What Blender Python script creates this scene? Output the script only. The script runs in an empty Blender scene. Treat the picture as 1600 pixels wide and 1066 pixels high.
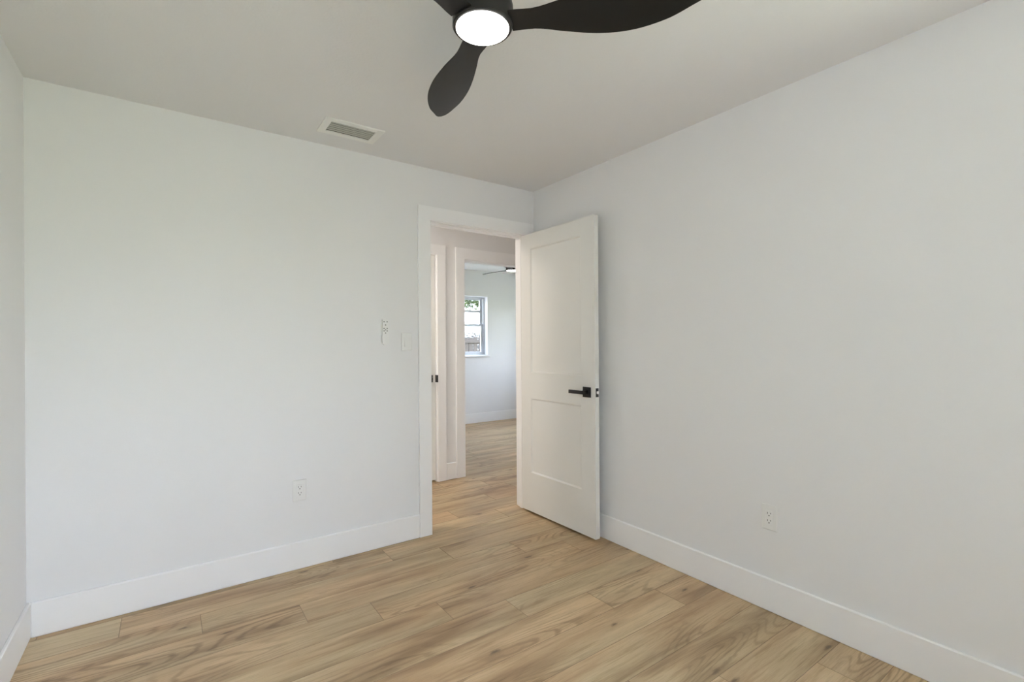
import bpy, bmesh, math, random
from mathutils import Vector, Matrix

S = bpy.context.scene
COL = S.collection
PI = math.pi

# ------------------------------------------------------------------ camera
YAW, ROLL, FPX, CAM_H = 0.6207, -0.0062, 752.66, 1.27
cam_d = bpy.data.cameras.new('camera'); cam = bpy.data.objects.new('camera', cam_d); COL.objects.link(cam)
_f = Vector((math.sin(YAW), math.cos(YAW), 0)); _r = Vector((math.cos(YAW), -math.sin(YAW), 0)); _u = Vector((0, 0, 1))
rr = _r * math.cos(ROLL) + _u * math.sin(ROLL); uu = _u * math.cos(ROLL) - _r * math.sin(ROLL)
M = Matrix(((rr.x, uu.x, -_f.x, 0), (rr.y, uu.y, -_f.y, 0), (rr.z, uu.z, -_f.z, CAM_H), (0, 0, 0, 1)))
cam.matrix_world = M
cam_d.sensor_width = 36; cam_d.sensor_fit = 'HORIZONTAL'
cam_d.lens = FPX / 1600 * 36
cam_d.shift_y = (536.71 - 533) / 1600
cam_d.clip_start = 0.02; cam_d.clip_end = 200
S.camera = cam

# ------------------------------------------------------------------ view
S.view_settings.view_transform = 'Standard'
S.view_settings.look = 'None'
S.view_settings.gamma = 1
S.view_settings.use_curve_mapping = False
S.view_settings.exposure = 0.16
S.cycles.max_bounces = 14
S.cycles.diffuse_bounces = 8

# ------------------------------------------------------------------ world: hazy sky above a green lawn
SKY = 17.6
W = bpy.data.worlds.new('world'); S.world = W; W.use_nodes = True
wn, wl = W.node_tree.nodes, W.node_tree.links
wn.clear()
w_out = wn.new('ShaderNodeOutputWorld'); w_bg = wn.new('ShaderNodeBackground'); w_tc = wn.new('ShaderNodeTexCoord')
w_sep = wn.new('ShaderNodeSeparateXYZ'); w_map = wn.new('ShaderNodeMapRange'); w_r = wn.new('ShaderNodeValToRGB')
w_map.inputs['From Min'].default_value = -1; w_map.inputs['From Max'].default_value = 1
wl.new(w_tc.outputs['Generated'], w_sep.inputs[0]); wl.new(w_sep.outputs['Z'], w_map.inputs['Value'])
wl.new(w_map.outputs[0], w_r.inputs[0]); wl.new(w_bg.outputs[0], w_out.inputs[0])
# below the horizon: lawn, with an added neutral -x side to untint the right ceiling
w_p = wn.new('ShaderNodeMix'); w_p.data_type = 'RGBA'; w_p.inputs['B'].default_value = (0.50, 0.50, 0.51, 1)
w_px = wn.new('ShaderNodeMapRange'); w_px.inputs['From Min'].default_value = 0.25; w_px.inputs['From Max'].default_value = -0.45
w_pz = wn.new('ShaderNodeMapRange'); w_pz.inputs['From Min'].default_value = 0.02; w_pz.inputs['From Max'].default_value = -0.05
w_pm = wn.new('ShaderNodeMath'); w_pm.operation = 'MULTIPLY'
wl.new(w_sep.outputs['X'], w_px.inputs['Value']); wl.new(w_sep.outputs['Z'], w_pz.inputs['Value'])
wl.new(w_px.outputs[0], w_pm.inputs[0]); wl.new(w_pz.outputs[0], w_pm.inputs[1])
wl.new(w_pm.outputs[0], w_p.inputs['Factor']); wl.new(w_r.outputs[0], w_p.inputs['A'])
wl.new(w_p.outputs['Result'], w_bg.inputs[0]); wl.new(w_bg.outputs[0], w_out.inputs[0])
# sky gradient added along x to brighten the room's left and dim its right
w_g = wn.new('ShaderNodeMath'); w_g.operation = 'MULTIPLY_ADD'; w_g.inputs[2].default_value = SKY
w_h = wn.new('ShaderNodeMapRange'); w_h.inputs['From Min'].default_value = -0.08; w_h.inputs['From Max'].default_value = 0.10
w_h.inputs['To Min'].default_value = 0.0; w_h.inputs['To Max'].default_value = 0.68 * SKY
wl.new(w_sep.outputs['Z'], w_h.inputs['Value']); wl.new(w_h.outputs[0], w_g.inputs[1])
wl.new(w_sep.outputs['X'], w_g.inputs[0]); wl.new(w_g.outputs[0], w_bg.inputs['Strength'])
els = w_r.color_ramp.elements
els[0].position = 0.0; els[0].color = (0.41, 0.455, 0.345, 1)
els[1].position = 1.0; els[1].color = (0.74, 0.92, 1.31, 1)
for p, c in ((0.47, (0.45, 0.50, 0.39, 1)), (0.505, (0.62, 0.68, 0.62, 1)), (0.56, (0.93, 1.0, 1.13, 1)), (0.75, (0.86, 0.98, 1.24, 1))):
    e = els.new(p); e.color = c


# ------------------------------------------------------------------ lamps
def area_lamp(name, loc, rot, sx, sy, power=0, color=(1, 1, 1), portal=False):
    d = bpy.data.lights.new(name, 'AREA'); d.shape = 'RECTANGLE'; d.size = sx; d.size_y = sy
    d.energy = power; d.color = color
    o = bpy.data.objects.new(name, d); COL.objects.link(o); o.location = loc; o.rotation_euler = rot
    if portal:
        d.cycles.is_portal = True
    return o


# room dimensions (metres)
XL, XR, YB, YF, ZC = -0.505, 2.311, 2.935, -0.62, 2.442
YH0, YH1 = 3.05, 4.017            # hall between the two walls
YR0, YR1 = 4.132, 6.622           # second bedroom
XH0, XH1 = 0.2, 3.4
XB0, XB1 = 2.15, 5.3
RW = (0.02, 0.80, 0.88, 2.14)    # window behind the camera: x0 x1 z0 z1
RS = (-0.50, 0.14, 0.60, 2.14)     # unseen right-wall opening, added to brighten the left side (y0 y1 z0 z1)
FW = (3.30, 4.246, 1.075, 2.030)  # far bedroom window
SW = (5.32, 5.92, 0.95, 2.02)     # side bedroom window (y0 y1 z0 z1)
area_lamp('window_portal', ((RW[0] + RW[1]) / 2, YF - 0.16, (RW[2] + RW[3]) / 2), (PI / 2, 0, PI), RW[1] - RW[0], RW[3] - RW[2], portal=True)
area_lamp('window_portal', ((FW[0] + FW[1]) / 2, YR1 + 0.21, (FW[2] + FW[3]) / 2), (PI / 2, 0, 0), FW[1] - FW[0], FW[3] - FW[2], portal=True)
area_lamp('window_portal', (XB1 + 0.21, (SW[0] + SW[1]) / 2, (SW[2] + SW[3]) / 2), (PI / 2, 0, -PI / 2), SW[1] - SW[0], SW[3] - SW[2], portal=True)
area_lamp('window_portal', (XR + 0.13, (RS[0] + RS[1]) / 2, (RS[2] + RS[3]) / 2), (PI / 2, 0, -PI / 2), RS[1] - RS[0], RS[3] - RS[2], portal=True)
HALL_W = 14.0
hl = bpy.data.lights.new('hall_lamp', 'AREA'); hl.shape = 'DISK'; hl.size = 0.25; hl.energy = HALL_W; hl.color = (1.0, 0.91, 0.81)
hlo = bpy.data.objects.new('hall_lamp', hl); COL.objects.link(hlo); hlo.location = (0.72, 3.48, 2.40)

# ------------------------------------------------------------------ materials
def mat(name):
    m = bpy.data.materials.new(name); m.use_nodes = True
    nt = m.node_tree; b = nt.nodes['Principled BSDF']
    return m, nt, b


def plain(name, col, rough=0.5, metal=0.0, bump=0.0, bscale=200.0, var=0.0, spec=0.5):
    m, nt, b = mat(name)
    b.inputs['Roughness'].default_value = rough; b.inputs['Metallic'].default_value = metal
    b.inputs['Specular IOR Level'].default_value = spec
    tc = nt.nodes.new('ShaderNodeTexCoord')
    nz = nt.nodes.new('ShaderNodeTexNoise'); nz.inputs['Scale'].default_value = bscale; nz.inputs['Detail'].default_value = 3
    nt.links.new(tc.outputs['Object'], nz.inputs['Vector'])
    mx = nt.nodes.new('ShaderNodeMix'); mx.data_type = 'RGBA'
    mx.inputs['A'].default_value = (*[c * (1 - var) for c in col], 1); mx.inputs['B'].default_value = (*[min(1, c * (1 + var)) for c in col], 1)
    nt.links.new(nz.outputs['Fac'], mx.inputs['Factor']); nt.links.new(mx.outputs['Result'], b.inputs['Base Color'])
    if bump:
        bp = nt.nodes.new('ShaderNodeBump'); bp.inputs['Strength'].default_value = bump; bp.inputs['Distance'].default_value = 0.002
        nt.links.new(nz.outputs['Fac'], bp.inputs['Height']); nt.links.new(bp.outputs['Normal'], b.inputs['Normal'])
    return m


def emitter(name, col, strength):
    m, nt, b = mat(name)
    b.inputs['Base Color'].default_value = (0.9, 0.9, 0.9, 1)
    b.inputs['Emission Color'].default_value = (*col, 1); b.inputs['Emission Strength'].default_value = strength
    return m


M_wall = plain('wall_paint', (0.83, 0.83, 0.835), 0.55, bump=0.12, bscale=160, var=0.004, spec=0.35)
M_ceil = plain('ceiling_paint', (0.79, 0.785, 0.785), 0.8, bump=0.35, bscale=90, var=0.006, spec=0.2)
M_trim = plain('trim_paint', (0.92, 0.92, 0.925), 0.38, bump=0.03, bscale=60, var=0.003)
M_door = plain('door_paint', (0.80, 0.795, 0.765), 0.42, bump=0.03, bscale=60, var=0.003)
M_plate = plain('white_plastic', (0.84, 0.84, 0.83), 0.3, var=0.002)
M_slot = plain('slot_dark', (0.10, 0.10, 0.10), 0.6, var=0.02)
M_button = plain('button_grey', (0.22, 0.22, 0.21), 0.5, var=0.02)
M_black = plain('matte_black_metal', (0.012, 0.012, 0.012), 0.45, var=0.1)
M_steel = plain('brushed_steel', (0.62, 0.60, 0.56), 0.3, metal=1.0, var=0.03)
M_blade = plain('black_fan_blade', (0.008, 0.0075, 0.007), 0.42, var=0.12, bscale=30, spec=0.35)
M_house = plain('fan_housing', (0.012, 0.0105, 0.009), 0.40, var=0.1, bscale=40, spec=0.4)
M_lens = emitter('lit_lens', (1.0, 0.97, 0.93), 6.0)
M_ventw = plain('vent_white', (0.86, 0.86, 0.83), 0.4, var=0.01)
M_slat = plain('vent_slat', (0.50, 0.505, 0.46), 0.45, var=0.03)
M_duct = plain('duct_dark', (0.10, 0.10, 0.085), 0.7, var=0.05)
M_winframe = plain('window_frame_white', (0.62, 0.63, 0.65), 0.4, var=0.01)
M_fence = plain('weathered_fence_wood', (0.062, 0.052, 0.046), 0.85, spec=0.1, bump=0.3, bscale=25, var=0.35)
M_leaf = plain('leaf_green', (0.115, 0.150, 0.072), 0.7, spec=0.1, var=0.35, bscale=6)
M_hedge = plain('hedge_leaf', (0.062, 0.056, 0.046), 0.8, spec=0.1, var=0.4, bscale=6)
M_bark = plain('bark', (0.10, 0.075, 0.05), 0.9, bump=0.6, bscale=30, var=0.3)
M_grass = plain('grass_blades', (0.165, 0.170, 0.130), 0.9, bump=0.6, bscale=40, var=0.3)
M_siding = plain('house_siding', (0.75, 0.76, 0.78), 0.7, var=0.03, bscale=4)
M_roof = plain('house_roof', (0.55, 0.56, 0.58), 0.8, var=0.08, bscale=12)


def glass_mat():
    m, nt, b = mat('window_glass')
    nt.nodes.remove(b)
    o = nt.nodes['Material Output']; t = nt.nodes.new('ShaderNodeBsdfTransparent'); g = nt.nodes.new('ShaderNodeBsdfGlossy')
    x = nt.nodes.new('ShaderNodeMixShader'); x.inputs[0].default_value = 0.05
    t.inputs[0].default_value = (0.96, 0.975, 0.97, 1); g.inputs['Roughness'].default_value = 0.02
    nt.links.new(t.outputs[0], x.inputs[1]); nt.links.new(g.outputs[0], x.inputs[2]); nt.links.new(x.outputs[0], o.inputs[0])
    return m


M_glass = glass_mat()


def floor_mat():
    m, nt, b = mat('oak_plank')
    N, L = nt.nodes, nt.links

    def node(t, **kw):
        n = N.new(t)
        for k, v in kw.items():
            setattr(n, k, v)
        return n

    def math_(op, a, b2=None, c=None, clamp=False):
        n = node('ShaderNodeMath', operation=op); n.use_clamp = clamp
        for i, v in enumerate((a, b2, c)):
            if v is None: continue
            if isinstance(v, (int, float)): n.inputs[i].default_value = v
            else: L.new(v, n.inputs[i])
        return n.outputs[0]

    def ramp(fac, stops):
        n = node('ShaderNodeValToRGB'); L.new(fac, n.inputs[0]); e = n.color_ramp.elements
        e[0].position, e[0].color = stops[0][0], (*stops[0][1], 1)
        e[1].position, e[1].color = stops[-1][0], (*stops[-1][1], 1)
        for p, c in stops[1:-1]:
            x = e.new(p); x.color = (*c, 1)
        return n.outputs[0]

    def mixc(fac, a, c, mode='MIX'):
        n = node('ShaderNodeMix', data_type='RGBA', blend_type=mode)
        if isinstance(fac, (int, float)): n.inputs['Factor'].default_value = fac
        else: L.new(fac, n.inputs['Factor'])
        for s, v in (('A', a), ('B', c)):
            if isinstance(v, tuple): n.inputs[s].default_value = (*v, 1)
            else: L.new(v, n.inputs[s])
        return n.outputs['Result']

    tc = node('ShaderNodeTexCoord'); at = node('ShaderNodeAttribute', attribute_name='plank')
    sp = node('ShaderNodeSeparateColor'); L.new(at.outputs['Color'], sp.inputs[0])
    r1, r2, r3 = sp.outputs[0], sp.outputs[1], sp.outputs[2]
    cb = node('ShaderNodeCombineXYZ')
    L.new(math_('MULTIPLY', r1, 41.0), cb.inputs[0]); L.new(math_('MULTIPLY', r2, 17.0), cb.inputs[1]); L.new(math_('MULTIPLY', r3, 9.0), cb.inputs[2])
    ad = node('ShaderNodeVectorMath', operation='ADD'); L.new(tc.outputs['Object'], ad.inputs[0]); L.new(cb.outputs[0], ad.inputs[1])

    def vec(sx, sy, sz=1.0):
        n = node('ShaderNodeVectorMath', operation='MULTIPLY'); L.new(ad.outputs[0], n.inputs[0]); n.inputs[1].default_value = (sx, sy, sz)
        return n.outputs[0]

    def noise(v, detail=3.0, rough=0.5, dist=0.0):
        n = node('ShaderNodeTexNoise'); n.inputs['Scale'].default_value = 1.0; n.inputs['Detail'].default_value = detail
        n.inputs['Roughness'].default_value = rough; n.inputs['Distortion'].default_value = dist
        L.new(v, n.inputs['Vector']); return n.outputs['Fac']

    broad = noise(vec(1.5, 9.0), 2.5, 0.5, 0.3)
    hue = noise(vec(1.1, 4.5, 2.0), 1.5)
    streak = noise(vec(3.0, 60.0), 4.0, 0.6, 0.4)
    fine = noise(vec(14.0, 420.0), 3.0, 0.6)
    base = ramp(broad, [(0.28, (0.235, 0.160, 0.094)), (0.42, (0.345, 0.252, 0.160)), (0.56, (0.425, 0.325, 0.215)), (0.72, (0.500, 0.400, 0.275))])
    pinkish = mixc(1.0, base, (1.045, 0.98, 0.915), 'MULTIPLY'); olive = mixc(1.0, base, (0.96, 0.99, 0.96), 'MULTIPLY')
    hfac = math_('MULTIPLY_ADD', math_('SUBTRACT', hue, 0.5), 3.6, math_('MULTIPLY_ADD', r3, 0.7, 0.15), clamp=True)
    c = mixc(hfac, olive, pinkish)
    c = mixc(math_('MULTIPLY_ADD', r2, 0.30, -0.15, clamp=True), c, (0.52, 0.42, 0.30))
    c = mixc(math_('MULTIPLY_ADD', r1, 0.36, -0.18, clamp=True), c, (0.27, 0.195, 0.12))
    sfac = math_('MULTIPLY_ADD', math_('SUBTRACT', streak, 0.50), -3.6, 0.0, clamp=True)
    c = mixc(sfac, c, mixc(1.0, c, (0.64, 0.58, 0.50), 'MULTIPLY'))
    # cathedral figure where a mask lets it through
    fig = noise(vec(0.9, 5.5), 1.0, 0.4, 0.25)
    rings = math_('SINE', math_('MULTIPLY_ADD', fig, 150.0, math_('MULTIPLY', noise(vec(20, 60), 2), 3.0)))
    cmask = math_('MULTIPLY', math_('MULTIPLY_ADD', noise(vec(1.0, 3.0, 3.0), 1.0), 6.0, -2.8, clamp=True), 0.95)
    rfac = math_('MULTIPLY', math_('MULTIPLY_ADD', rings, 0.8, -0.15, clamp=True), cmask)
    c = mixc(rfac, c, mixc(1.0, c, (0.46, 0.42, 0.36), 'MULTIPLY'))
    ffac = math_('MULTIPLY_ADD', math_('SUBTRACT', fine, 0.52), -2.2, 0.0, clamp=True)
    c = mixc(ffac, c, mixc(1.0, c, (0.62, 0.58, 0.52), 'MULTIPLY'))
    # knots
    vo = node('ShaderNodeTexVoronoi', voronoi_dimensions='2D'); vo.inputs['Scale'].default_value = 1.0; L.new(vec(1.9, 5.4), vo.inputs['Vector'])
    vs = node('ShaderNodeSeparateColor'); L.new(vo.outputs['Color'], vs.inputs[0])
    kd = math_('ADD', vo.outputs['Distance'], math_('MULTIPLY', math_('SUBTRACT', noise(vec(25, 70), 2), 0.5), 0.10))
    gate = math_('GREATER_THAN', vs.outputs[0], 0.66)
    halo = math_('MULTIPLY', math_('MULTIPLY', math_('MULTIPLY_ADD', kd, -5.5, 1.0, clamp=True), gate), 0.42)
    core = math_('MULTIPLY', math_('MULTIPLY', math_('MULTIPLY_ADD', kd, -26.0, 1.55, clamp=True), gate), 0.78)
    c = mixc(halo, c, (0.22, 0.145, 0.08)); c = mixc(core, c, (0.075, 0.05, 0.03))
    c = mixc(1.0, c, (1.36, 1.31, 1.20), 'MULTIPLY')
    L.new(c, b.inputs['Base Color'])
    b.inputs['Specular IOR Level'].default_value = 0.5
    L.new(math_('MULTIPLY_ADD', streak, 0.14, 0.32), b.inputs['Roughness'])
    bp = node('ShaderNodeBump'); bp.inputs['Strength'].default_value = 0.12; bp.inputs['Distance'].default_value = 0.001
    L.new(fine, bp.inputs['Height']); L.new(bp.outputs['Normal'], b.inputs['Normal'])
    return m


M_floor = floor_mat()
M_seam = plain('plank_edge', (0.25, 0.18, 0.115), 0.7, var=0.1)

# ------------------------------------------------------------------ mesh helpers
def box(bm, x0, x1, y0, y1, z0, z1, bevel=0.0, seg=1, mi=0):
    v = [bm.verts.new((x, y, z)) for z in (z0, z1) for y in (y0, y1) for x in (x0, x1)]
    fs = [bm.faces.new([v[i] for i in q]) for q in ((0, 2, 3, 1), (4, 5, 7, 6), (0, 1, 5, 4), (2, 6, 7, 3), (0, 4, 6, 2), (1, 3, 7, 5))]
    for f in fs: f.material_index = mi
    if bevel:
        ed = list({e for f in fs for e in f.edges})
        bmesh.ops.bevel(bm, geom=ed, offset=bevel, segments=seg, profile=0.5, affect='EDGES')


def lathe(bm, prof, n=48, cx=0, cy=0, cap=True):
    rings = []
    for r, z in prof:
        rings.append([bm.verts.new((cx + r * math.cos(2 * PI * k / n), cy + r * math.sin(2 * PI * k / n), z)) for k in range(n)])
    for a, b in zip(rings, rings[1:]):
        for k in range(n):
            bm.faces.new((a[k], a[(k + 1) % n], b[(k + 1) % n], b[k]))
    if cap:
        bm.faces.new(list(reversed(rings[0]))); bm.faces.new(rings[-1])


def tube(bm, pts, rad, n=10):
    rings = []
    for i, p in enumerate(pts):
        p = Vector(p); a = Vector(pts[max(0, i - 1)]); b = Vector(pts[min(len(pts) - 1, i + 1)])
        t = (b - a).normalized(); s = t.cross(Vector((0.31, 0.17, 0.93))).normalized(); w = t.cross(s)
        r = rad[i] if isinstance(rad, (list, tuple)) else rad
        rings.append([bm.verts.new(p + (s * math.cos(2 * PI * k / n) + w * math.sin(2 * PI * k / n)) * r) for k in range(n)])
    for a, b in zip(rings, rings[1:]):
        for k in range(n):
            bm.faces.new((a[k], a[(k + 1) % n], b[(k + 1) % n], b[k]))
    bm.faces.new(list(reversed(rings[0]))); bm.faces.new(rings[-1])


def finish(name, bm, mats, parent=None, smooth=False, loc=None):
    bmesh.ops.recalc_face_normals(bm, faces=bm.faces)
    me = bpy.data.meshes.new(name); bm.to_mesh(me); bm.free()
    for m in (mats if isinstance(mats, (list, tuple)) else [mats]): me.materials.append(m)
    o = bpy.data.objects.new(name, me); COL.objects.link(o)
    if parent: o.parent = parent
    if loc: o.location = loc
    if smooth:
        for p in me.polygons: p.use_smooth = True
        me.set_sharp_from_angle(angle=math.radians(38))
    return o


def empty(name, loc=(0, 0, 0), rz=0.0):
    o = bpy.data.objects.new(name, None); COL.objects.link(o); o.location = loc; o.rotation_euler = (0, 0, rz)
    o.empty_display_size = 0.1
    return o


def tag(o, label=None, cat=None, group=None, kind=None):
    if label: o['label'] = label
    if cat: o['category'] = cat
    if group: o['group'] = group
    if kind: o['kind'] = kind
    return o


def struct(name, bm, m, label=None, cat=None, parent=None):
    return tag(finish(name, bm, m, parent), label, cat, kind='structure')


def slab(bm, axis, a0, a1, u0, u1, w0, w1, holes=()):
    """a slab with rectangular holes. axis 'Y': thick in y, u = x, w = z; 'X': thick in x, u = y, w = z; 'Z': thick in z, u = x, w = y"""
    us = sorted({u0, u1, *[h[0] for h in holes], *[h[1] for h in holes]})
    ws = sorted({w0, w1, *[h[2] for h in holes], *[h[3] for h in holes]})

    def P(a, u, w):
        return {'Y': (u, a, w), 'X': (a, u, w), 'Z': (u, w, a)}[axis]

    def solid(i, j):
        if not (0 <= i < len(us) - 1 and 0 <= j < len(ws) - 1): return False
        cu, cw = (us[i] + us[i + 1]) / 2, (ws[j] + ws[j + 1]) / 2
        return not any(h[0] < cu < h[1] and h[2] < cw < h[3] for h in holes)
    vs = {}

    def V(k, i, j):
        key = (k, i, j)
        if key not in vs: vs[key] = bm.verts.new(P((a0, a1)[k], us[i], ws[j]))
        return vs[key]
    for i in range(len(us) - 1):
        for j in range(len(ws) - 1):
            if not solid(i, j): continue
            for k in (0, 1): bm.faces.new((V(k, i, j), V(k, i + 1, j), V(k, i + 1, j + 1), V(k, i, j + 1)))
            for (di, dj, q) in ((-1, 0, ((i, j), (i, j + 1))), (1, 0, ((i + 1, j), (i + 1, j + 1))), (0, -1, ((i, j), (i + 1, j))), (0, 1, ((i, j + 1), (i + 1, j + 1)))):
                if not solid(i + di, j + dj):
                    (p, q2) = q
                    bm.faces.new((V(0, *p), V(0, *q2), V(1, *q2), V(1, *p)))


# ------------------------------------------------------------------ floor: one object, planks in its mesh
PITCH, Y_ANCHOR, PLEN = 0.18535, 2.521, 1.25
JOINT = {1: -0.18, 0: 0.119, -1: 0.516, -2: 0.803, -3: 1.066, -4: 1.355, -5: 1.731, -6: 2.032, -7: 1.08, -8: 1.40, -9: 1.70, -10: 2.083, 2: 2.03, 3: 1.722, 4: 2.165}


def build_floor():
    rnd = random.Random(7)
    bm = bmesh.new(); ly = bm.loops.layers.float_color.new('plank')
    x_lo, x_hi, y_lo, y_hi = XL - 0.1, XB1 + 0.1, YF - 0.1, YR1 + 0.1
    box(bm, x_lo, x_hi, y_lo, y_hi, -0.12, -0.004, mi=1)
    k0 = int(math.floor((y_lo - Y_ANCHOR) / PITCH)); k1 = int(math.ceil((y_hi - Y_ANCHOR) / PITCH))
    e = 0.0011
    for k in range(k0, k1):
        a, b = max(y_lo, Y_ANCHOR + k * PITCH), min(y_hi, Y_ANCHOR + (k + 1) * PITCH)
        j = JOINT.get(k, rnd.uniform(0, PLEN))
        x = j - math.ceil((j - x_lo) / PLEN) * PLEN
        while x < x_hi:
            p, q = max(x_lo, x), min(x_hi, x + PLEN); x += PLEN
            if q - p < 0.01: continue
            col = (rnd.random(), rnd.random(), rnd.random(), 1)
            o = [bm.verts.new(v) for v in ((p, a, -0.0012), (q, a, -0.0012), (q, b, -0.0012), (p, b, -0.0012))]
            i = [bm.verts.new(v) for v in ((p + e, a + e, 0), (q - e, a + e, 0), (q - e, b - e, 0), (p + e, b - e, 0))]
            f = bm.faces.new(i); fs = [f]
            for n in range(4):
                g = bm.faces.new((o[n], o[(n + 1) % 4], i[(n + 1) % 4], i[n])); g.material_index = 1; fs.append(g)
            for g in fs:
                for lp in g.loops: lp[ly] = col
    return struct('floor', bm, [M_floor, M_seam], 'light oak plank floor running through the room, hall and far bedroom', 'floor')


build_floor()

# ------------------------------------------------------------------ shell
VENT = (0.700, 0.945, 2.585, 2.725)
bm = bmesh.new(); slab(bm, 'Z', ZC, ZC + 0.14, XL - 0.12, XB1 + 0.2, YF - 0.18, YR1 + 0.2, [VENT])
struct('ceiling', bm, M_ceil, 'flat white ceiling', 'ceiling')
JL, JR, JT = 1.416, 2.241, 2.104           # rough opening of the bedroom door
bm = bmesh.new(); slab(bm, 'X', XL - 0.12, XL, YF - 0.18, YH0, 0, ZC); struct('wall_left', bm, M_wall, 'white wall at the left edge of the view', 'wall')
bm = bmesh.new(); slab(bm, 'X', XR, XR + 0.12, YF - 0.18, YB, 0, ZC, [RS]); struct('wall_right', bm, M_wall, 'plain white wall on the right with one low outlet', 'wall')
bm = bmesh.new(); slab(bm, 'Y', YB, YH0, XL, XH1, 0, ZC, [(JL, JR, 0, JT)]); struct('wall_back', bm, M_wall, 'white wall with the doorway and light switch', 'wall')
bm = bmesh.new(); slab(bm, 'Y', YF - 0.18, YF, XL, XR, 0, ZC, [RW]); struct('wall_front', bm, M_wall, 'white wall behind the camera with the window', 'wall')
HL = (1.23, 2.026, 0, 2.105)               # closed door across the hall
HR = (2.300, 3.080, 0, 2.086)              # open doorway to the far bedroom
bm = bmesh.new(); slab(bm, 'Y', YH1, YR0, XH0, XB1 + 0.2, 0, ZC, [HL, HR]); struct('wall_hall', bm, M_wall, 'hall wall facing the bedroom door', 'wall')
bm = bmesh.new(); slab(bm, 'X', XH0 - 0.1, XH0, YH0, 5.1, 0, ZC); struct('wall_hall_left', bm, M_wall)
bm = bmesh.new(); slab(bm, 'X', XH1, XH1 + 0.1, YB, YH1, 0, ZC); struct('wall_hall_right', bm, M_wall)
bm = bmesh.new(); slab(bm, 'Y', 5.0, 5.1, XH0, XB0 - 0.1, 0, ZC); struct('wall_closet', bm, M_wall)
bm = bmesh.new(); slab(bm, 'X', XB0 - 0.1, XB0, YR0, YR1, 0, ZC); struct('wall_bedroom_left', bm, M_wall)
bm = bmesh.new(); slab(bm, 'X', XB1, XB1 + 0.2, YR0, YR1 + 0.2, 0, ZC, [SW]); struct('wall_bedroom_right', bm, M_wall)
bm = bmesh.new(); slab(bm, 'Y', YR1, YR1 + 0.2, XB0 - 0.1, XB1, 0, ZC, [FW]); struct('wall_bedroom_back', bm, M_wall, 'white far bedroom wall with a sash window', 'wall')

# ------------------------------------------------------------------ baseboards
BT, BH = 0.0145, 0.154


def bboard(name, x0, x1, y0, y1, label=None):
    bm = bmesh.new(); box(bm, x0, x1, y0, y1, 0, BH, bevel=0.004)
    return struct(name, bm, M_trim, label, 'baseboard' if label else None)


bboard('baseboard_left', XL, XL + BT, YF, YB, 'tall white baseboard under the left wall')
bboard('baseboard_back', XL + BT, 1.339, YB - BT, YB, 'tall white baseboard running to the door casing')
bboard('baseboard_right', XR - BT, XR, YF, YB - 0.02, 'tall white baseboard along the right wall')
bboard('baseboard_front', XL + BT, XR - BT, YF, YF + BT)
bboard('baseboard_hall', 2.108, 2.214, YH1 - BT, YH1, 'short baseboard between the two hall door casings')
bboard('baseboard_bedroom', XB0, XB1, YR1 - BT, YR1, 'white baseboard under the far bedroom window')

# ------------------------------------------------------------------ door casings and jambs (setting)
def casing(name, y_face, sgn, x_in0, x_in1, z_in, w0, w1, wt, x_cap=None, jamb=None, stop=None, label=None):
    """flat casing on the wall face y_face, standing out by sgn*0.017; jamb = (y0, y1) lining of the opening"""
    bm = bmesh.new()
    ya, yb = sorted((y_face, y_face + sgn * 0.017))
    xr = x_in1 + w1
    box(bm, x_in0 - w0, x_in0, ya, yb, 0, z_in, bevel=0.0015)
    box(bm, x_in1, xr, ya, yb, 0, z_in, bevel=0.0015)
    box(bm, x_in0 - w0, xr, ya, yb, z_in, z_in + wt, bevel=0.0015)
    if jamb:
        j0, j1 = jamb; t = 0.016; rv = 0.005
        box(bm, x_in0 + rv - t, x_in0 + rv, j0, j1, 0, z_in - rv, bevel=0.001)
        box(bm, x_in1 - rv, x_in1 - rv + t, j0, j1, 0, z_in - rv, bevel=0.001)
        box(bm, x_in0 + rv - t, x_in1 - rv + t, j0, j1, z_in - rv, z_in - rv + t, bevel=0.001)
        if stop:
            s0, s1 = stop
            box(bm, x_in0 + rv, x_in0 + rv + 0.011, s0, s1, 0, z_in - rv, bevel=0.001)
            box(bm, x_in1 - rv - 0.011, x_in1 - rv, s0, s1, 0, z_in - rv, bevel=0.001)
            box(bm, x_in0 + rv + 0.011, x_in1 - rv - 0.011, s0, s1, z_in - rv - 0.011, z_in - rv, bevel=0.001)
    return struct(name, bm, M_trim, label, 'door casing' if label else None)


casing('trim_1', YB, -1, 1.427, 2.230, 2.093, 0.088, 0.070, 0.092, jamb=(YB, YH0), stop=(YB + 0.042, YB + 0.075), label='white flat casing and jamb round the open bedroom doorway')
casing('trim_2', YH0, 1, 1.427, 2.230, 2.093, 0.088, 0.088, 0.092)
bm = bmesh.new()
ya, yb = YH1 - 0.017, YH1
box(bm, 1.152, 1.240, ya, yb, 0, 2.094, bevel=0.0015); box(bm, 2.020, 2.106, ya, yb, 0, 2.094, bevel=0.0015); box(bm, 1.152, 2.106, ya, yb, 2.094, 2.184, bevel=0.0015)
box(bm, 1.230, 1.246, YH1, YR0, 0, 2.105, bevel=0.001); box(bm, 2.012, 2.026, YH1, YR0, 0, 2.105, bevel=0.001); box(bm, 1.246, 2.012, YH1, YR0, 2.089, 2.105, bevel=0.001)
struct('trim_3', bm, M_trim, 'white casing round the closed door across the hall', 'door casing')
casing('trim_4', YH1, -1, 2.309, 3.070, 2.076, 0.093, 0.093, 0.106, jamb=(YH1, YR0), label='white casing and jamb of the open doorway into the far bedroom')
casing('trim_5', YR0, 1, 2.309, 3.070, 2.076, 0.093, 0.093, 0.106)

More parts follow.
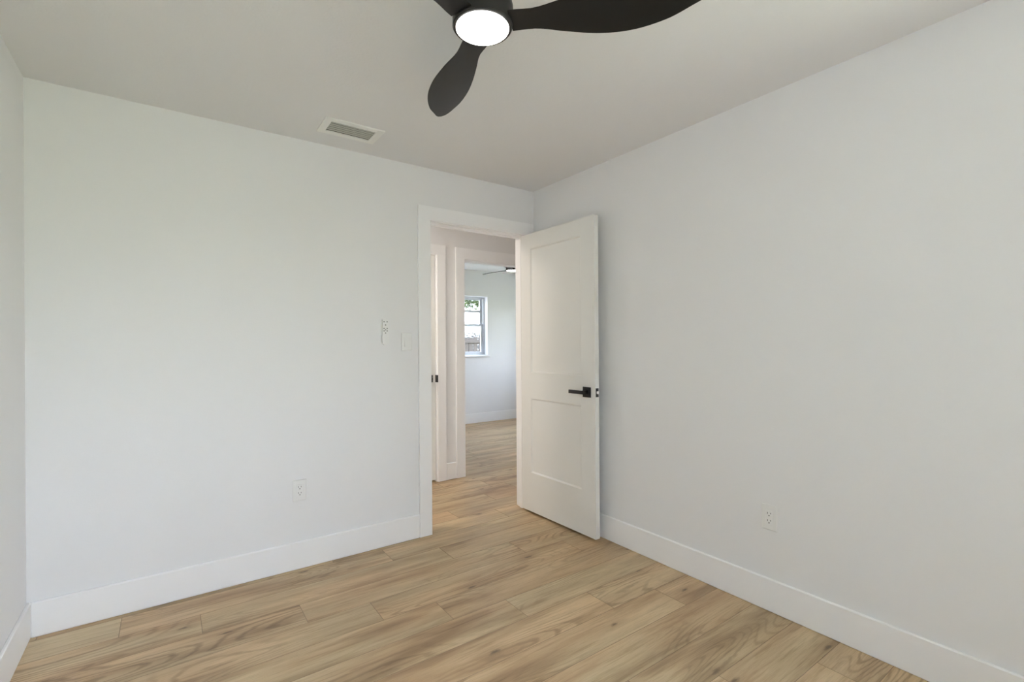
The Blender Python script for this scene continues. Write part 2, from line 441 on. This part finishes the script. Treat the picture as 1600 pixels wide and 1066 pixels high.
# ------------------------------------------------------------------ doors
def shaker_leaf(bm, w, h, t, panels, rec=0.008, slope=0.010):
    """a leaf in local coords: u from 0 to w along x, thickness 0..t in y, with recessed panels on both faces"""
    us = sorted({0, w, *[p[0] for p in panels], *[p[1] for p in panels]})
    zs = sorted({0, h, *[p[2] for p in panels], *[p[3] for p in panels]})

    def inside(cu, cz):
        return any(p[0] < cu < p[1] and p[2] < cz < p[3] for p in panels)
    for y, d in ((0.0, 1), (t, -1)):
        vs = {}

        def V(u, z):
            if (u, z) not in vs: vs[(u, z)] = bm.verts.new((u, y, z))
            return vs[(u, z)]
        for i in range(len(us) - 1):
            for j in range(len(zs) - 1):
                if inside((us[i] + us[i + 1]) / 2, (zs[j] + zs[j + 1]) / 2): continue
                bm.faces.new((V(us[i], zs[j]), V(us[i + 1], zs[j]), V(us[i + 1], zs[j + 1]), V(us[i], zs[j + 1])))
        for (a, b, c, e) in panels:
            o = [V(a, c), V(b, c), V(b, e), V(a, e)]
            s = slope
            n = [bm.verts.new((x, y + d * rec, z)) for x, z in ((a + s, c + s), (b - s, c + s), (b - s, e - s), (a + s, e - s))]
            for k in range(4): bm.faces.new((o[k], o[(k + 1) % 4], n[(k + 1) % 4], n[k]))
            bm.faces.new(n)
    for (u0, z0, u1, z1) in ((0, 0, w, 0), (w, 0, w, h), (w, h, 0, h), (0, h, 0, 0)):
        bm.faces.new([bm.verts.new(v) for v in ((u0, 0, z0), (u1, 0, z1), (u1, t, z1), (u0, t, z0))])
    bmesh.ops.remove_doubles(bm, verts=bm.verts, dist=1e-5)


def lever_set(parent, u, z, y_face, sgn, toward):
    """square rose with a flat lever; sgn: side the set stands out to; toward: +1 or -1 along u"""
    bm = bmesh.new(); y0, y1 = sorted((y_face, y_face + sgn * 0.008)); box(bm, u - 0.034, u + 0.034, y0, y1, z - 0.033, z + 0.033, bevel=0.0012)
    rose = finish('rose', bm, M_black, parent)
    bm = bmesh.new(); y0, y1 = sorted((y_face + sgn * 0.006, y_face + sgn * 0.056)); box(bm, u - 0.012, u + 0.012, y0, y1, z - 0.011, z + 0.011, bevel=0.001)
    y0, y1 = sorted((y_face + sgn * 0.044, y_face + sgn * 0.056)); a, b = sorted((u - toward * 0.012, u + toward * 0.118)); box(bm, a, b, y0, y1, z - 0.0115, z + 0.0115, bevel=0.0015)
    finish('lever', bm, M_black, rose)


# the open leaf: local x runs from the hinge to the latch, local y = 0 is the face towards the room
H0, H1 = Vector((2.1955, 2.948)), Vector((2.2068, 2.182))
DW = (H1 - H0).length; DH = 2.068; DT = 0.035
ang = math.atan2(H1.y - H0.y, H1.x - H0.x)
door = tag(empty('door_1', (H0.x, H0.y, 0.018), ang), 'open white two panel door with a black lever, swung against the right wall', 'door', kind='structure')
bm = bmesh.new(); shaker_leaf(bm, DW, DH, DT, [(0.112, 0.640, 0.290, 0.842), (0.112, 0.640, 1.034, 1.956)])
leaf = finish('leaf', bm, M_door, door)
bv = leaf.modifiers.new('edge', 'BEVEL'); bv.width = 0.0018; bv.segments = 1; bv.limit_method = 'ANGLE'; bv.angle_limit = math.radians(60)
# hinges pivot on +x travel; the room-facing side in this pose is local y < 0
lever_set(door, DW - 0.070, 0.934, 0.0, -1, -1)
lever_set(door, DW - 0.070, 0.934, DT, 1, -1)
bm = bmesh.new(); box(bm, DW - 0.0005, DW + 0.0018, DT / 2 - 0.0125, DT / 2 + 0.0125, 0.934 - 0.028, 0.934 + 0.028, bevel=0.0008)
lp = finish('latch_plate', bm, M_black, door); 
bm = bmesh.new()
# spring bolt: a wedge
y0, y1, z0, z1, x0, x1 = DT / 2 - 0.006, DT / 2 + 0.006, 0.934 - 0.009, 0.934 + 0.009, DW + 0.001, DW + 0.012
v = [bm.verts.new(p) for p in ((x0, y0, z0), (x0, y1, z0), (x1, y1, z0), (x0, y0, z1), (x0, y1, z1), (x1, y1, z1))]
for q in ((0, 1, 2), (3, 5, 4), (0, 3, 4, 1), (1, 4, 5, 2), (0, 2, 5, 3)): bm.faces.new([v[i] for i in q])
tag(finish('latch_bolt', bm, M_steel, lp), 'bare metal latch bolt')
for z in (0.22, 1.03, 1.84):
    bm = bmesh.new()
    lathe(bm, [(0.0055, z - 0.045), (0.0055, z + 0.045)], 16, cx=-0.004, cy=DT + 0.004)
    box(bm, -0.002, 0.0005, 0.006, DT + 0.002, z - 0.044, z + 0.044)
    finish('hinge', bm, M_black, door)

# closed door across the hall
d2 = tag(empty('door_2', (1.249, YH1 + 0.012, 0.016), 0), 'closed white door across the hall, a sliver past the casing', 'door', kind='structure')
W2 = 0.759
bm = bmesh.new(); shaker_leaf(bm, W2, 2.070, DT, [(0.112, W2 - 0.112, 0.29, 0.84), (0.112, W2 - 0.112, 1.03, 1.95)])
finish('leaf', bm, M_door, d2)
lever_set(d2, W2 - 0.062, 0.934, 0.0, -1, -1)
bm = bmesh.new(); box(bm, W2 + 0.0022, W2 + 0.0050, 0.0, 0.026, 0.934 - 0.033, 0.934 + 0.033, bevel=0.0006); box(bm, W2 + 0.0035, W2 + 0.0140, -0.0315, -0.0285, 0.934 - 0.033, 0.934 + 0.033, bevel=0.0006)
box(bm, W2 + 0.0022, W2 + 0.0050, -0.0300, 0.001, 0.934 - 0.033, 0.934 + 0.033, bevel=0.0006)
finish('strike_plate', bm, M_black, d2)


# ------------------------------------------------------------------ windows
def window(name, loc, rz, w, h, units=1, label=None):
    """interior wall face is local y = 0, outside is +y, bottom of the opening is z = 0"""
    root = tag(empty(name, loc, rz), label, 'window' if label else None, kind='structure')
    fy0, fy1, fw = 0.085, 0.165, 0.030
    bm = bmesh.new()
    box(bm, -w / 2, -w / 2 + fw, fy0, fy1, 0, h); box(bm, w / 2 - fw, w / 2, fy0, fy1, 0, h)
    box(bm, -w / 2 + fw, w / 2 - fw, fy0, fy1, 0, fw); box(bm, -w / 2 + fw, w / 2 - fw, fy0, fy1, h - fw, h)
    uw = (w - fw * (units + 1)) / units
    for k in range(1, units): box(bm, -w / 2 + k * (uw + fw), -w / 2 + k * (uw + fw) + fw, fy0, fy1, fw, h - fw)
    finish('window_frame', bm, M_winframe, root)
    mid = h * 0.515; sw = 0.040
    for k in range(units):
        x0 = -w / 2 + fw + k * (uw + fw); x1 = x0 + uw
        for nm, ya, yb, z0, z1 in (('lower', 0.092, 0.120, fw, mid + 0.020), ('upper', 0.126, 0.154, mid - 0.016, h - fw)):
            bm = bmesh.new()
            box(bm, x0, x0 + sw, ya, yb, z0, z1, bevel=0.002); box(bm, x1 - sw, x1, ya, yb, z0, z1, bevel=0.002)
            box(bm, x0 + sw, x1 - sw, ya, yb, z0, z0 + 0.034, bevel=0.002); box(bm, x0 + sw, x1 - sw, ya, yb, z1 - 0.020, z1, bevel=0.002)
            if nm == 'upper':
                zm = (z0 + z1) / 2 + 0.02; box(bm, x0 + sw, x1 - sw, ya + 0.006, yb - 0.006, zm - 0.017, zm + 0.017)
            sash = finish('sash', bm, M_winframe, root)
            bm = bmesh.new(); box(bm, x0 + sw - 0.004, x1 - sw + 0.004, (ya + yb) / 2 - 0.002, (ya + yb) / 2 + 0.002, z0 + 0.030, z1 - 0.018)
            finish('pane', bm, M_glass, sash)
    bm = bmesh.new(); box(bm, -w / 2 - 0.03, w / 2 + 0.03, -0.030, -0.0005, -0.020, 0.0, bevel=0.002); box(bm, -w / 2 + 0.001, w / 2 - 0.001, -0.001, fy0 - 0.001, 0.0, 0.010)
    finish('window_sill', bm, M_trim, root)
    return root


window('window_1', ((FW[0] + FW[1]) / 2, YR1, FW[2]), 0, FW[1] - FW[0], FW[3] - FW[2], 1, 'white sash window in the far bedroom with greenery outside')
window('window_2', ((RW[0] + RW[1]) / 2, YF, RW[2]), PI, RW[1] - RW[0], RW[3] - RW[2], 2)
window('added_fill_window', (XR, (RS[0] + RS[1]) / 2, RS[2]), -PI / 2, RS[1] - RS[0], RS[3] - RS[2], 1)  # unseen window added as extra light for the left wall and floor
window('window_3', (XB1, (SW[0] + SW[1]) / 2, SW[2]), -PI / 2, SW[1] - SW[0], SW[3] - SW[2], 1)


# ------------------------------------------------------------------ ceiling fans
RAD = [.085, .10, .16, .24, .34, .44, .54, .61, .637, .649, .655]
LEFT = [.040, .0410, .0454, .0704, .0939, .0965, .0740, .0405, .0265, .0160, 0.001]
RIGHT = [.044, .0425, .0347, .0458, .0585, .0649, .0584, .0385, .0265, .0160, 0.001]


def interp(x, xs, ys):
    for i in range(len(xs) - 1):
        if x <= xs[i + 1]:
            # smooth (Catmull-Rom) interpolation
            t = (x - xs[i]) / (xs[i + 1] - xs[i]); p1, p2 = ys[i], ys[i + 1]
            m1 = (ys[i + 1] - ys[max(0, i - 1)]) / (xs[i + 1] - xs[max(0, i - 1)]) * (xs[i + 1] - xs[i])
            m2 = (ys[min(len(ys) - 1, i + 2)] - ys[i]) / (xs[min(len(xs) - 1, i + 2)] - xs[i]) * (xs[i + 1] - xs[i])
            return (2 * t**3 - 3 * t**2 + 1) * p1 + (t**3 - 2 * t**2 + t) * m1 + (-2 * t**3 + 3 * t**2) * p2 + (t**3 - t**2) * m2
    return ys[-1]


def make_fan(z_lens):
    """origin on the ceiling; everything hangs below"""
    root = empty('ceiling_fan')
    zl = z_lens - ZC                      # bottom of the lens
    zb = zl + 0.0156                      # blade plane
    bm = bmesh.new(); lathe(bm, [(0.062, 0.0), (0.066, -0.004), (0.066, -0.045), (0.060, -0.055), (0.05, -0.060)], 48)
    finish('canopy', bm, M_house, root, True)
    bm = bmesh.new()
    lathe(bm, [(0.048, -0.058), (0.080, -0.066), (0.088, -0.078), (0.089, zl + 0.075), (0.092, zl + 0.068), (0.092, zl + 0.052), (0.0895, zl + 0.046), (0.0895, zl + 0.008), (0.086, zl + 0.004), (0.080, zl + 0.004)], 64)
    finish('motor_housing', bm, M_house, root, True)
    bm = bmesh.new(); lathe(bm, [(0.0795, zl + 0.010), (0.0795, zl + 0.003), (0.0770, zl + 0.0005), (0.070, zl - 0.001), (0.04, zl - 0.002)], 64)
    finish('light_lens', bm, M_lens, root, True)
    for k in range(3):
        a = math.radians(109.03 - 120 * k) ; bm = bmesh.new()
        er = Vector((math.cos(a), math.sin(a), 0)); et = Vector((-er.y, er.x, 0))
        NR, NC = 40, 10; top = []; bot = []
        for i in range(NR + 1):
            s = i / NR; r = RAD[0] + (RAD[-1] - RAD[0]) * (1 - (1 - s) ** 1.6)
            lo, ro = max(0.001, interp(r, RAD, LEFT)), max(0.001, interp(r, RAD, RIGHT))
            pit = 0.0707 + (0.3529 - 0.0707) * min(1, max(0, (r - .1) / .55))
            th = 0.006 * (1 - 0.6 * s)
            tr, br = [], []
            for j in range(NC + 1):
                q = -ro + (lo + ro) * j / NC
                edge = math.sqrt(max(0.0, 1 - (2 * j / NC - 1) ** 4))
                z = zb - q * math.sin(pit) + 0.0342 * (r - .1)
                p = er * r + et * (q * math.cos(pit))
                tr.append(bm.verts.new((p.x, p.y, z + th * (0.15 + edge)))); br.append(bm.verts.new((p.x, p.y, z - 0.0006)))
            top.append(tr); bot.append(br)
        for i in range(NR):
            for j in range(NC):
                bm.faces.new((top[i][j], top[i][j + 1], top[i + 1][j + 1], top[i + 1][j])); bm.faces.new((bot[i][j], bot[i + 1][j], bot[i + 1][j + 1], bot[i][j + 1]))
            for j, w in ((0, 1), (NC, 0)):
                bm.faces.new((top[i][j], top[i + 1][j], bot[i + 1][j], bot[i][j]))
        for i in (0, NR):
            for j in range(NC):
                bm.faces.new((top[i][j], top[i][j + 1], bot[i][j + 1], bot[i][j]))
        finish('blade', bm, M_blade, root, True)
    return root


fan = make_fan(2.21)
fan.location = (0.7727, 1.2225, ZC); fan.rotation_euler = (0, 0, -YAW)
tag(fan, 'black three blade ceiling fan with a lit round light, close overhead', 'ceiling fan', 'black ceiling fans')
fan2 = fan.copy(); COL.objects.link(fan2)
for ch in fan.children:
    c = ch.copy(); COL.objects.link(c); c.parent = fan2
fan2.location = (3.645, 5.07, ZC); fan2.rotation_euler = (0, 0, -YAW + math.radians(20))
tag(fan2, 'small distant ceiling fan with lit light seen through the far doorway', 'ceiling fan', 'black ceiling fans')

# flush light on the hall ceiling (the body of hall_lamp)
bm = bmesh.new(); lathe(bm, [(0.15, ZC), (0.15, ZC - 0.012), (0.145, ZC - 0.026), (0.10, ZC - 0.034), (0.02, ZC - 0.037)], 40, cx=0.72, cy=3.48)
tag(finish('ceiling_light', bm, emitter('hall_light_lens', (1.0, 0.91, 0.81), 4.0), None, True), kind='structure')

# ------------------------------------------------------------------ ceiling vent
vent = tag(empty('ceiling_vent', ((VENT[0] + VENT[1]) / 2, (VENT[2] + VENT[3]) / 2, ZC)), 'white rectangular louvered air vent in the ceiling above the back wall', 'vent')
vw, vd = (VENT[1] - VENT[0]) / 2, (VENT[3] - VENT[2]) / 2
bm = bmesh.new()
ox, oy = vw + 0.034, vd + 0.030
for (a, b, c, d) in ((-ox, -vw + 0.004, -oy, oy), (vw - 0.004, ox, -oy, oy), (-vw + 0.004, vw - 0.004, -oy, -vd + 0.006), (-vw + 0.004, vw - 0.004, vd - 0.006, oy)):
    box(bm, a, b, c, d, -0.007, 0.0, bevel=0.0012)
finish('vent_frame', bm, M_ventw, vent)
bm = bmesh.new()
t = 0.003
box(bm, -vw, -vw + t, -vd, vd, 0.001, 0.12); box(bm, vw - t, vw, -vd, vd, 0.001, 0.12); box(bm, -vw + t, vw - t, -vd, -vd + t, 0.001, 0.12); box(bm, -vw + t, vw - t, vd - t, vd, 0.001, 0.12); box(bm, -vw, vw, -vd, vd, 0.12, 0.125)
finish('duct', bm, M_duct, vent)
for k in range(5):
    yc = -vd + 0.016 + k * (2 * vd - 0.026) / 5 + 0.006
    bm = bmesh.new(); pr = []
    for i in range(7):
        u = i / 6; pr.append((yc + 0.002 + 0.0105 * u, 0.0025 - 0.0035 * u ** 1.6))
    vv = [[bm.verts.new((x, y, z)) for (y, z) in pr] + [bm.verts.new((x, y + 0.0008, z + 0.0012)) for (y, z) in reversed(pr)] for x in (-vw + 0.0035, vw - 0.0035)]
    n = len(vv[0])
    for i in range(n): bm.faces.new((vv[0][i], vv[0][(i + 1) % n], vv[1][(i + 1) % n], vv[1][i]))
    bm.faces.new(vv[0]); bm.faces.new(list(reversed(vv[1])))
    finish('slat', bm, M_slat, vent)

# ------------------------------------------------------------------ wall devices (local: x along wall, -y out of the wall, z up)
def make_outlet():
    root = empty('wall_outlet')
    bm = bmesh.new(); box(bm, -0.037, 0.037, -0.0080, 0, -0.060, 0.060, bevel=0.0035, seg=1); finish('cover_plate', bm, M_plate, root)
    bm = bmesh.new(); box(bm, -0.0168, 0.0168, -0.0100, -0.004, -0.0335, 0.0335, bevel=0.001)
    rec = finish('receptacle', bm, M_plate, root)
    for zc in (0.0165, -0.0175):
        bm = bmesh.new(); box(bm, -0.0083, -0.0058, -0.0104, -0.0060, zc + 0.000, zc + 0.0085); box(bm, 0.0058, 0.0083, -0.0104, -0.0060, zc + 0.001, zc + 0.0080)
        vs = []
        for yy in (-0.0104, -0.006):
            vs.append([bm.verts.new((0.0028 * math.cos(2 * PI * k / 14), yy, zc - 0.0068 + 0.0030 * math.sin(2 * PI * k / 14))) for k in range(14)])
        for k in range(14): bm.faces.new((vs[0][k], vs[0][(k + 1) % 14], vs[1][(k + 1) % 14], vs[1][k]))
        bm.faces.new(vs[0]); bm.faces.new(list(reversed(vs[1])))
        finish('socket', bm, M_slot, rec)
    return root


def copy_tree(o, parent=None):
    c = o.copy(); COL.objects.link(c); c.parent = parent
    for ch in list(o.children): copy_tree(ch, c)
    return c


out1 = make_outlet(); out2 = copy_tree(out1)
out1.location = (0.606, YB, 0.443); tag(out1, 'white duplex outlet low on the wall left of the doorway', 'outlet', 'wall outlets')
out2.location = (XR, 1.145, 0.441); out2.rotation_euler = (0, 0, -PI / 2); tag(out2, 'white duplex outlet low on the right wall past the open door', 'outlet', 'wall outlets')

sw = tag(empty('light_switch', (1.257, YB, 1.284)), 'white rocker light switch beside the door casing', 'light switch')
bm = bmesh.new(); box(bm, -0.036, 0.036, -0.0080, 0, -0.058, 0.058, bevel=0.0035, seg=1); finish('cover_plate', bm, M_plate, sw)
bm = bmesh.new(); box(bm, -0.0175, 0.0175, -0.0092, -0.004, -0.0345, 0.0345, bevel=0.0008); finish('bezel', bm, M_plate, sw)
bm = bmesh.new(); v = [bm.verts.new(p) for p in ((-0.0155, -0.005, -0.032), (0.0155, -0.005, -0.032), (0.0155, -0.005, 0.032), (-0.0155, -0.005, 0.032), (-0.0155, -0.0150, -0.032), (0.0155, -0.0150, -0.032), (0.0155, -0.0098, 0.032), (-0.0155, -0.0098, 0.032))]
for q in ((0, 1, 2, 3), (4, 7, 6, 5), (0, 4, 5, 1), (1, 5, 6, 2), (2, 6, 7, 3), (3, 7, 4, 0)): bm.faces.new([v[i] for i in q])
finish('rocker', bm, M_plate, sw)


def rounded_prism(bm, w, z0, z1, y0, y1, r_bot, r_top, n=10):
    """outline in x-z with rounded corners, extruded in y"""
    pts = []
    for (cx, cz, r, a0) in ((w / 2 - r_bot, z0 + r_bot, r_bot, -90), (w / 2 - r_top, z1 - r_top, r_top, 0), (-w / 2 + r_top, z1 - r_top, r_top, 90), (-w / 2 + r_bot, z0 + r_bot, r_bot, 180)):
        for k in range(n + 1):
            a = math.radians(a0 + 90 * k / n); pts.append((cx + r * math.cos(a), cz + r * math.sin(a)))
    A = [bm.verts.new((x, y0, z)) for x, z in pts]; B = [bm.verts.new((x, y1, z)) for x, z in pts]
    m = len(pts)
    for k in range(m): bm.faces.new((A[k], A[(k + 1) % m], B[(k + 1) % m], B[k]))
    bm.faces.new(list(reversed(A))); bm.faces.new(B)
    bmesh.ops.remove_doubles(bm, verts=bm.verts, dist=1e-6)


RX, RZ = 1.1115, 1.346
hold = tag(empty('remote_holder', (RX, YB, RZ - 0.08)), 'small white wall cradle with rounded bottom holding the remote', 'remote holder')
bm = bmesh.new(); rounded_prism(bm, 0.043, 0.0, 0.130, -0.0035, 0.0, 0.018, 0.006); finish('back_plate', bm, M_plate, hold)
bm = bmesh.new(); rounded_prism(bm, 0.043, 0.0, 0.058, -0.024, -0.020, 0.018, 0.002); 
box(bm, -0.0215, -0.0190, -0.0205, -0.003, 0.018, 0.058); box(bm, 0.0190, 0.0215, -0.0205, -0.003, 0.018, 0.058); box(bm, -0.0100, 0.0100, -0.0205, -0.003, 0.0, 0.003)
finish('pocket', bm, M_plate, hold)
rem = tag(empty('remote_control', (RX, YB - 0.004, RZ - 0.072)), 'slim white fan remote with grey buttons standing in its wall cradle', 'remote control')
bm = bmesh.new(); rounded_prism(bm, 0.0365, 0.0, 0.152, -0.0155, 0.0, 0.010, 0.006); finish('remote_body', bm, M_plate, rem)
for (bx, bz) in ((-0.010, 0.136), (0.010, 0.136), (0.0, 0.116), (-0.010, 0.094), (0.010, 0.094), (0.0, 0.086), (-0.010, 0.079), (0.010, 0.079), (0.0, 0.066)):
    bm = bmesh.new(); rounded_prism(bm, 0.0072, bz - 0.0034, bz + 0.0034, -0.0168, -0.0150, 0.0025, 0.0025, 5); finish('button', bm, M_button, rem, loc=(bx, 0, 0))

# ------------------------------------------------------------------ outside the far bedroom window
bm = bmesh.new(); slab(bm, 'Z', -0.30, -0.16, -2, 30, YR1 + 0.25, 40)
tag(finish('lawn', bm, M_grass), 'grass yard beyond the far bedroom window', 'lawn', kind='structure')

fence = tag(empty('wooden_fence', (3.0, 11.0, -0.16)), 'weathered board fence seen through the lower far window sash', 'fence')
rnd = random.Random(3)
FL = 7.5
bm = bmesh.new(); x = 0
while x < FL:
    w = 0.135 + rnd.uniform(-.008, .008); hz = 1.60 + rnd.uniform(-.012, .012); box(bm, x, x + w, rnd.uniform(-.004, .004), 0.022, 0.03, hz, bevel=0.003); x += w + rnd.uniform(0.012, 0.03)
finish('board_panel', bm, M_fence, fence)
for z in (0.30, 0.95, 1.45):
    bm = bmesh.new(); box(bm, 0, FL, -0.045, -0.005, z, z + 0.085, bevel=0.004); finish('rail', bm, M_fence, fence)
for x in (0.05, 2.45, 4.2, 6.2):
    bm = bmesh.new(); box(bm, x, x + 0.09, -0.11, -0.046, 0.0, 1.63, bevel=0.004); finish('fence_post', bm, M_fence, fence)


def leaves(bm, rnd, n, place, size):
    for _ in range(n):
        p = place(); a = rnd.uniform(0, 2 * PI); t = rnd.uniform(-0.9, 0.9); s = size * rnd.uniform(0.6, 1.2)
        d = Vector((math.cos(a), math.sin(a), -abs(t))).normalized(); w = d.cross(Vector((rnd.uniform(-.5, .5), rnd.uniform(-.5, .5), 1))).normalized(); nn = d.cross(w)
        q = [p, p + d * s * .4 + w * s * .28 + nn * s * .06, p + d * s, p + d * s * .4 - w * s * .28 + nn * s * .06]
        v = [bm.verts.new(x) for x in q]; bm.faces.new((v[0], v[1], v[2])); bm.faces.new((v[0], v[2], v[3]))


tree = tag(empty('tree', (5.15, 9.6, -0.16)), 'leafy green tree hanging over the top of the far window view', 'tree')
bm = bmesh.new(); tube(bm, [(0, 0, 0), (0.05, 0.02, 1.2), (0.0, 0.05, 2.3), (0.12, 0.1, 3.4), (0.15, 0.1, 4.4)], [0.16, 0.13, 0.11, 0.08, 0.03], 12)
finish('trunk', bm, M_bark, tree)
bm = bmesh.new()
for k in range(9):
    a = k * 2.4; L_ = rnd.uniform(0.9, 1.5); z = 2.2 + 0.22 * k
    tube(bm, [(0.03, 0.05, z), (0.4 * L_ * math.cos(a), 0.4 * L_ * math.sin(a), z + 0.35), (L_ * math.cos(a), L_ * math.sin(a), z + 0.3)], [0.05, 0.03, 0.01], 8)
finish('branch', bm, M_bark, tree)


def canopy_pt():
    while True:
        x, y = rnd.uniform(-1, 1), rnd.uniform(-1, 1)
        q = x * x + y * y
        if q < 1:
            lo = 2.34 + 0.75 * q * q + 0.09 * math.sin(9 * x + 1) + 0.07 * math.sin(11 * y)
            hi = 4.9 - 1.3 * q
            return Vector((0.4 + 1.5 * x, 1.4 * y, lo + (hi - lo) * rnd.random() ** 1.7))


bm = bmesh.new(); leaves(bm, rnd, 17000, canopy_pt, 0.10); finish('foliage', bm, M_leaf, tree)

hedge = tag(empty('hedge', (6.6, 12.2, -0.16)), 'grey brown hedge showing just above the fence top outside', 'hedge')
bm = bmesh.new(); leaves(bm, rnd, 14000, lambda: Vector((rnd.uniform(-2.5, 2.5), rnd.uniform(-.35, .35), 0.1 + 1.68 * rnd.random() ** 0.6)), 0.08); finish('foliage', bm, M_hedge, hedge)
bm = bmesh.new()
for k in range(9): tube(bm, [(-2.2 + k * .55, 0, 0), (-2.15 + k * .55, .05, 0.8), (-2.2 + k * .55, 0, 1.5)], [0.03, 0.02, 0.008], 6)
finish('stem', bm, M_bark, hedge)

house = tag(empty('neighbor_house', (10.0, 21.0, -0.16)), 'pale neighbouring house with a sloping roof beyond the fence', 'house')
bm = bmesh.new()
box(bm, -1.2, 7, 0, 6, 0, 2.35); finish('house_wall', bm, M_siding, house)
bm = bmesh.new()
pr = [(-1.7, 2.25), (2.9, 4.05), (7.5, 2.25), (7.5, 2.33), (2.9, 4.14), (-1.7, 2.33)]
A = [bm.verts.new((x, -0.4, z)) for x, z in pr]; B = [bm.verts.new((x, 6.4, z)) for x, z in pr]
for k in range(6): bm.faces.new((A[k], A[(k + 1) % 6], B[(k + 1) % 6], B[k]))
bm.faces.new((A[0], A[1], A[4], A[5])); bm.faces.new((A[1], A[2], A[3], A[4])); bm.faces.new((B[0], B[5], B[4], B[1])); bm.faces.new((B[1], B[4], B[3], B[2]))
rf = finish('house_roof', bm, M_roof, house)
bm = bmesh.new(); v = [bm.verts.new((x, y, z)) for y in (0.0, 0.1) for x, z in ((-1.2, 2.35), (7.0, 2.35), (2.9, 3.95))]
for q in ((0, 1, 2), (3, 5, 4), (0, 3, 4, 1), (1, 4, 5, 2), (2, 5, 3, 0)): bm.faces.new([v[i] for i in q])
finish('gable_wall', bm, M_siding, house)
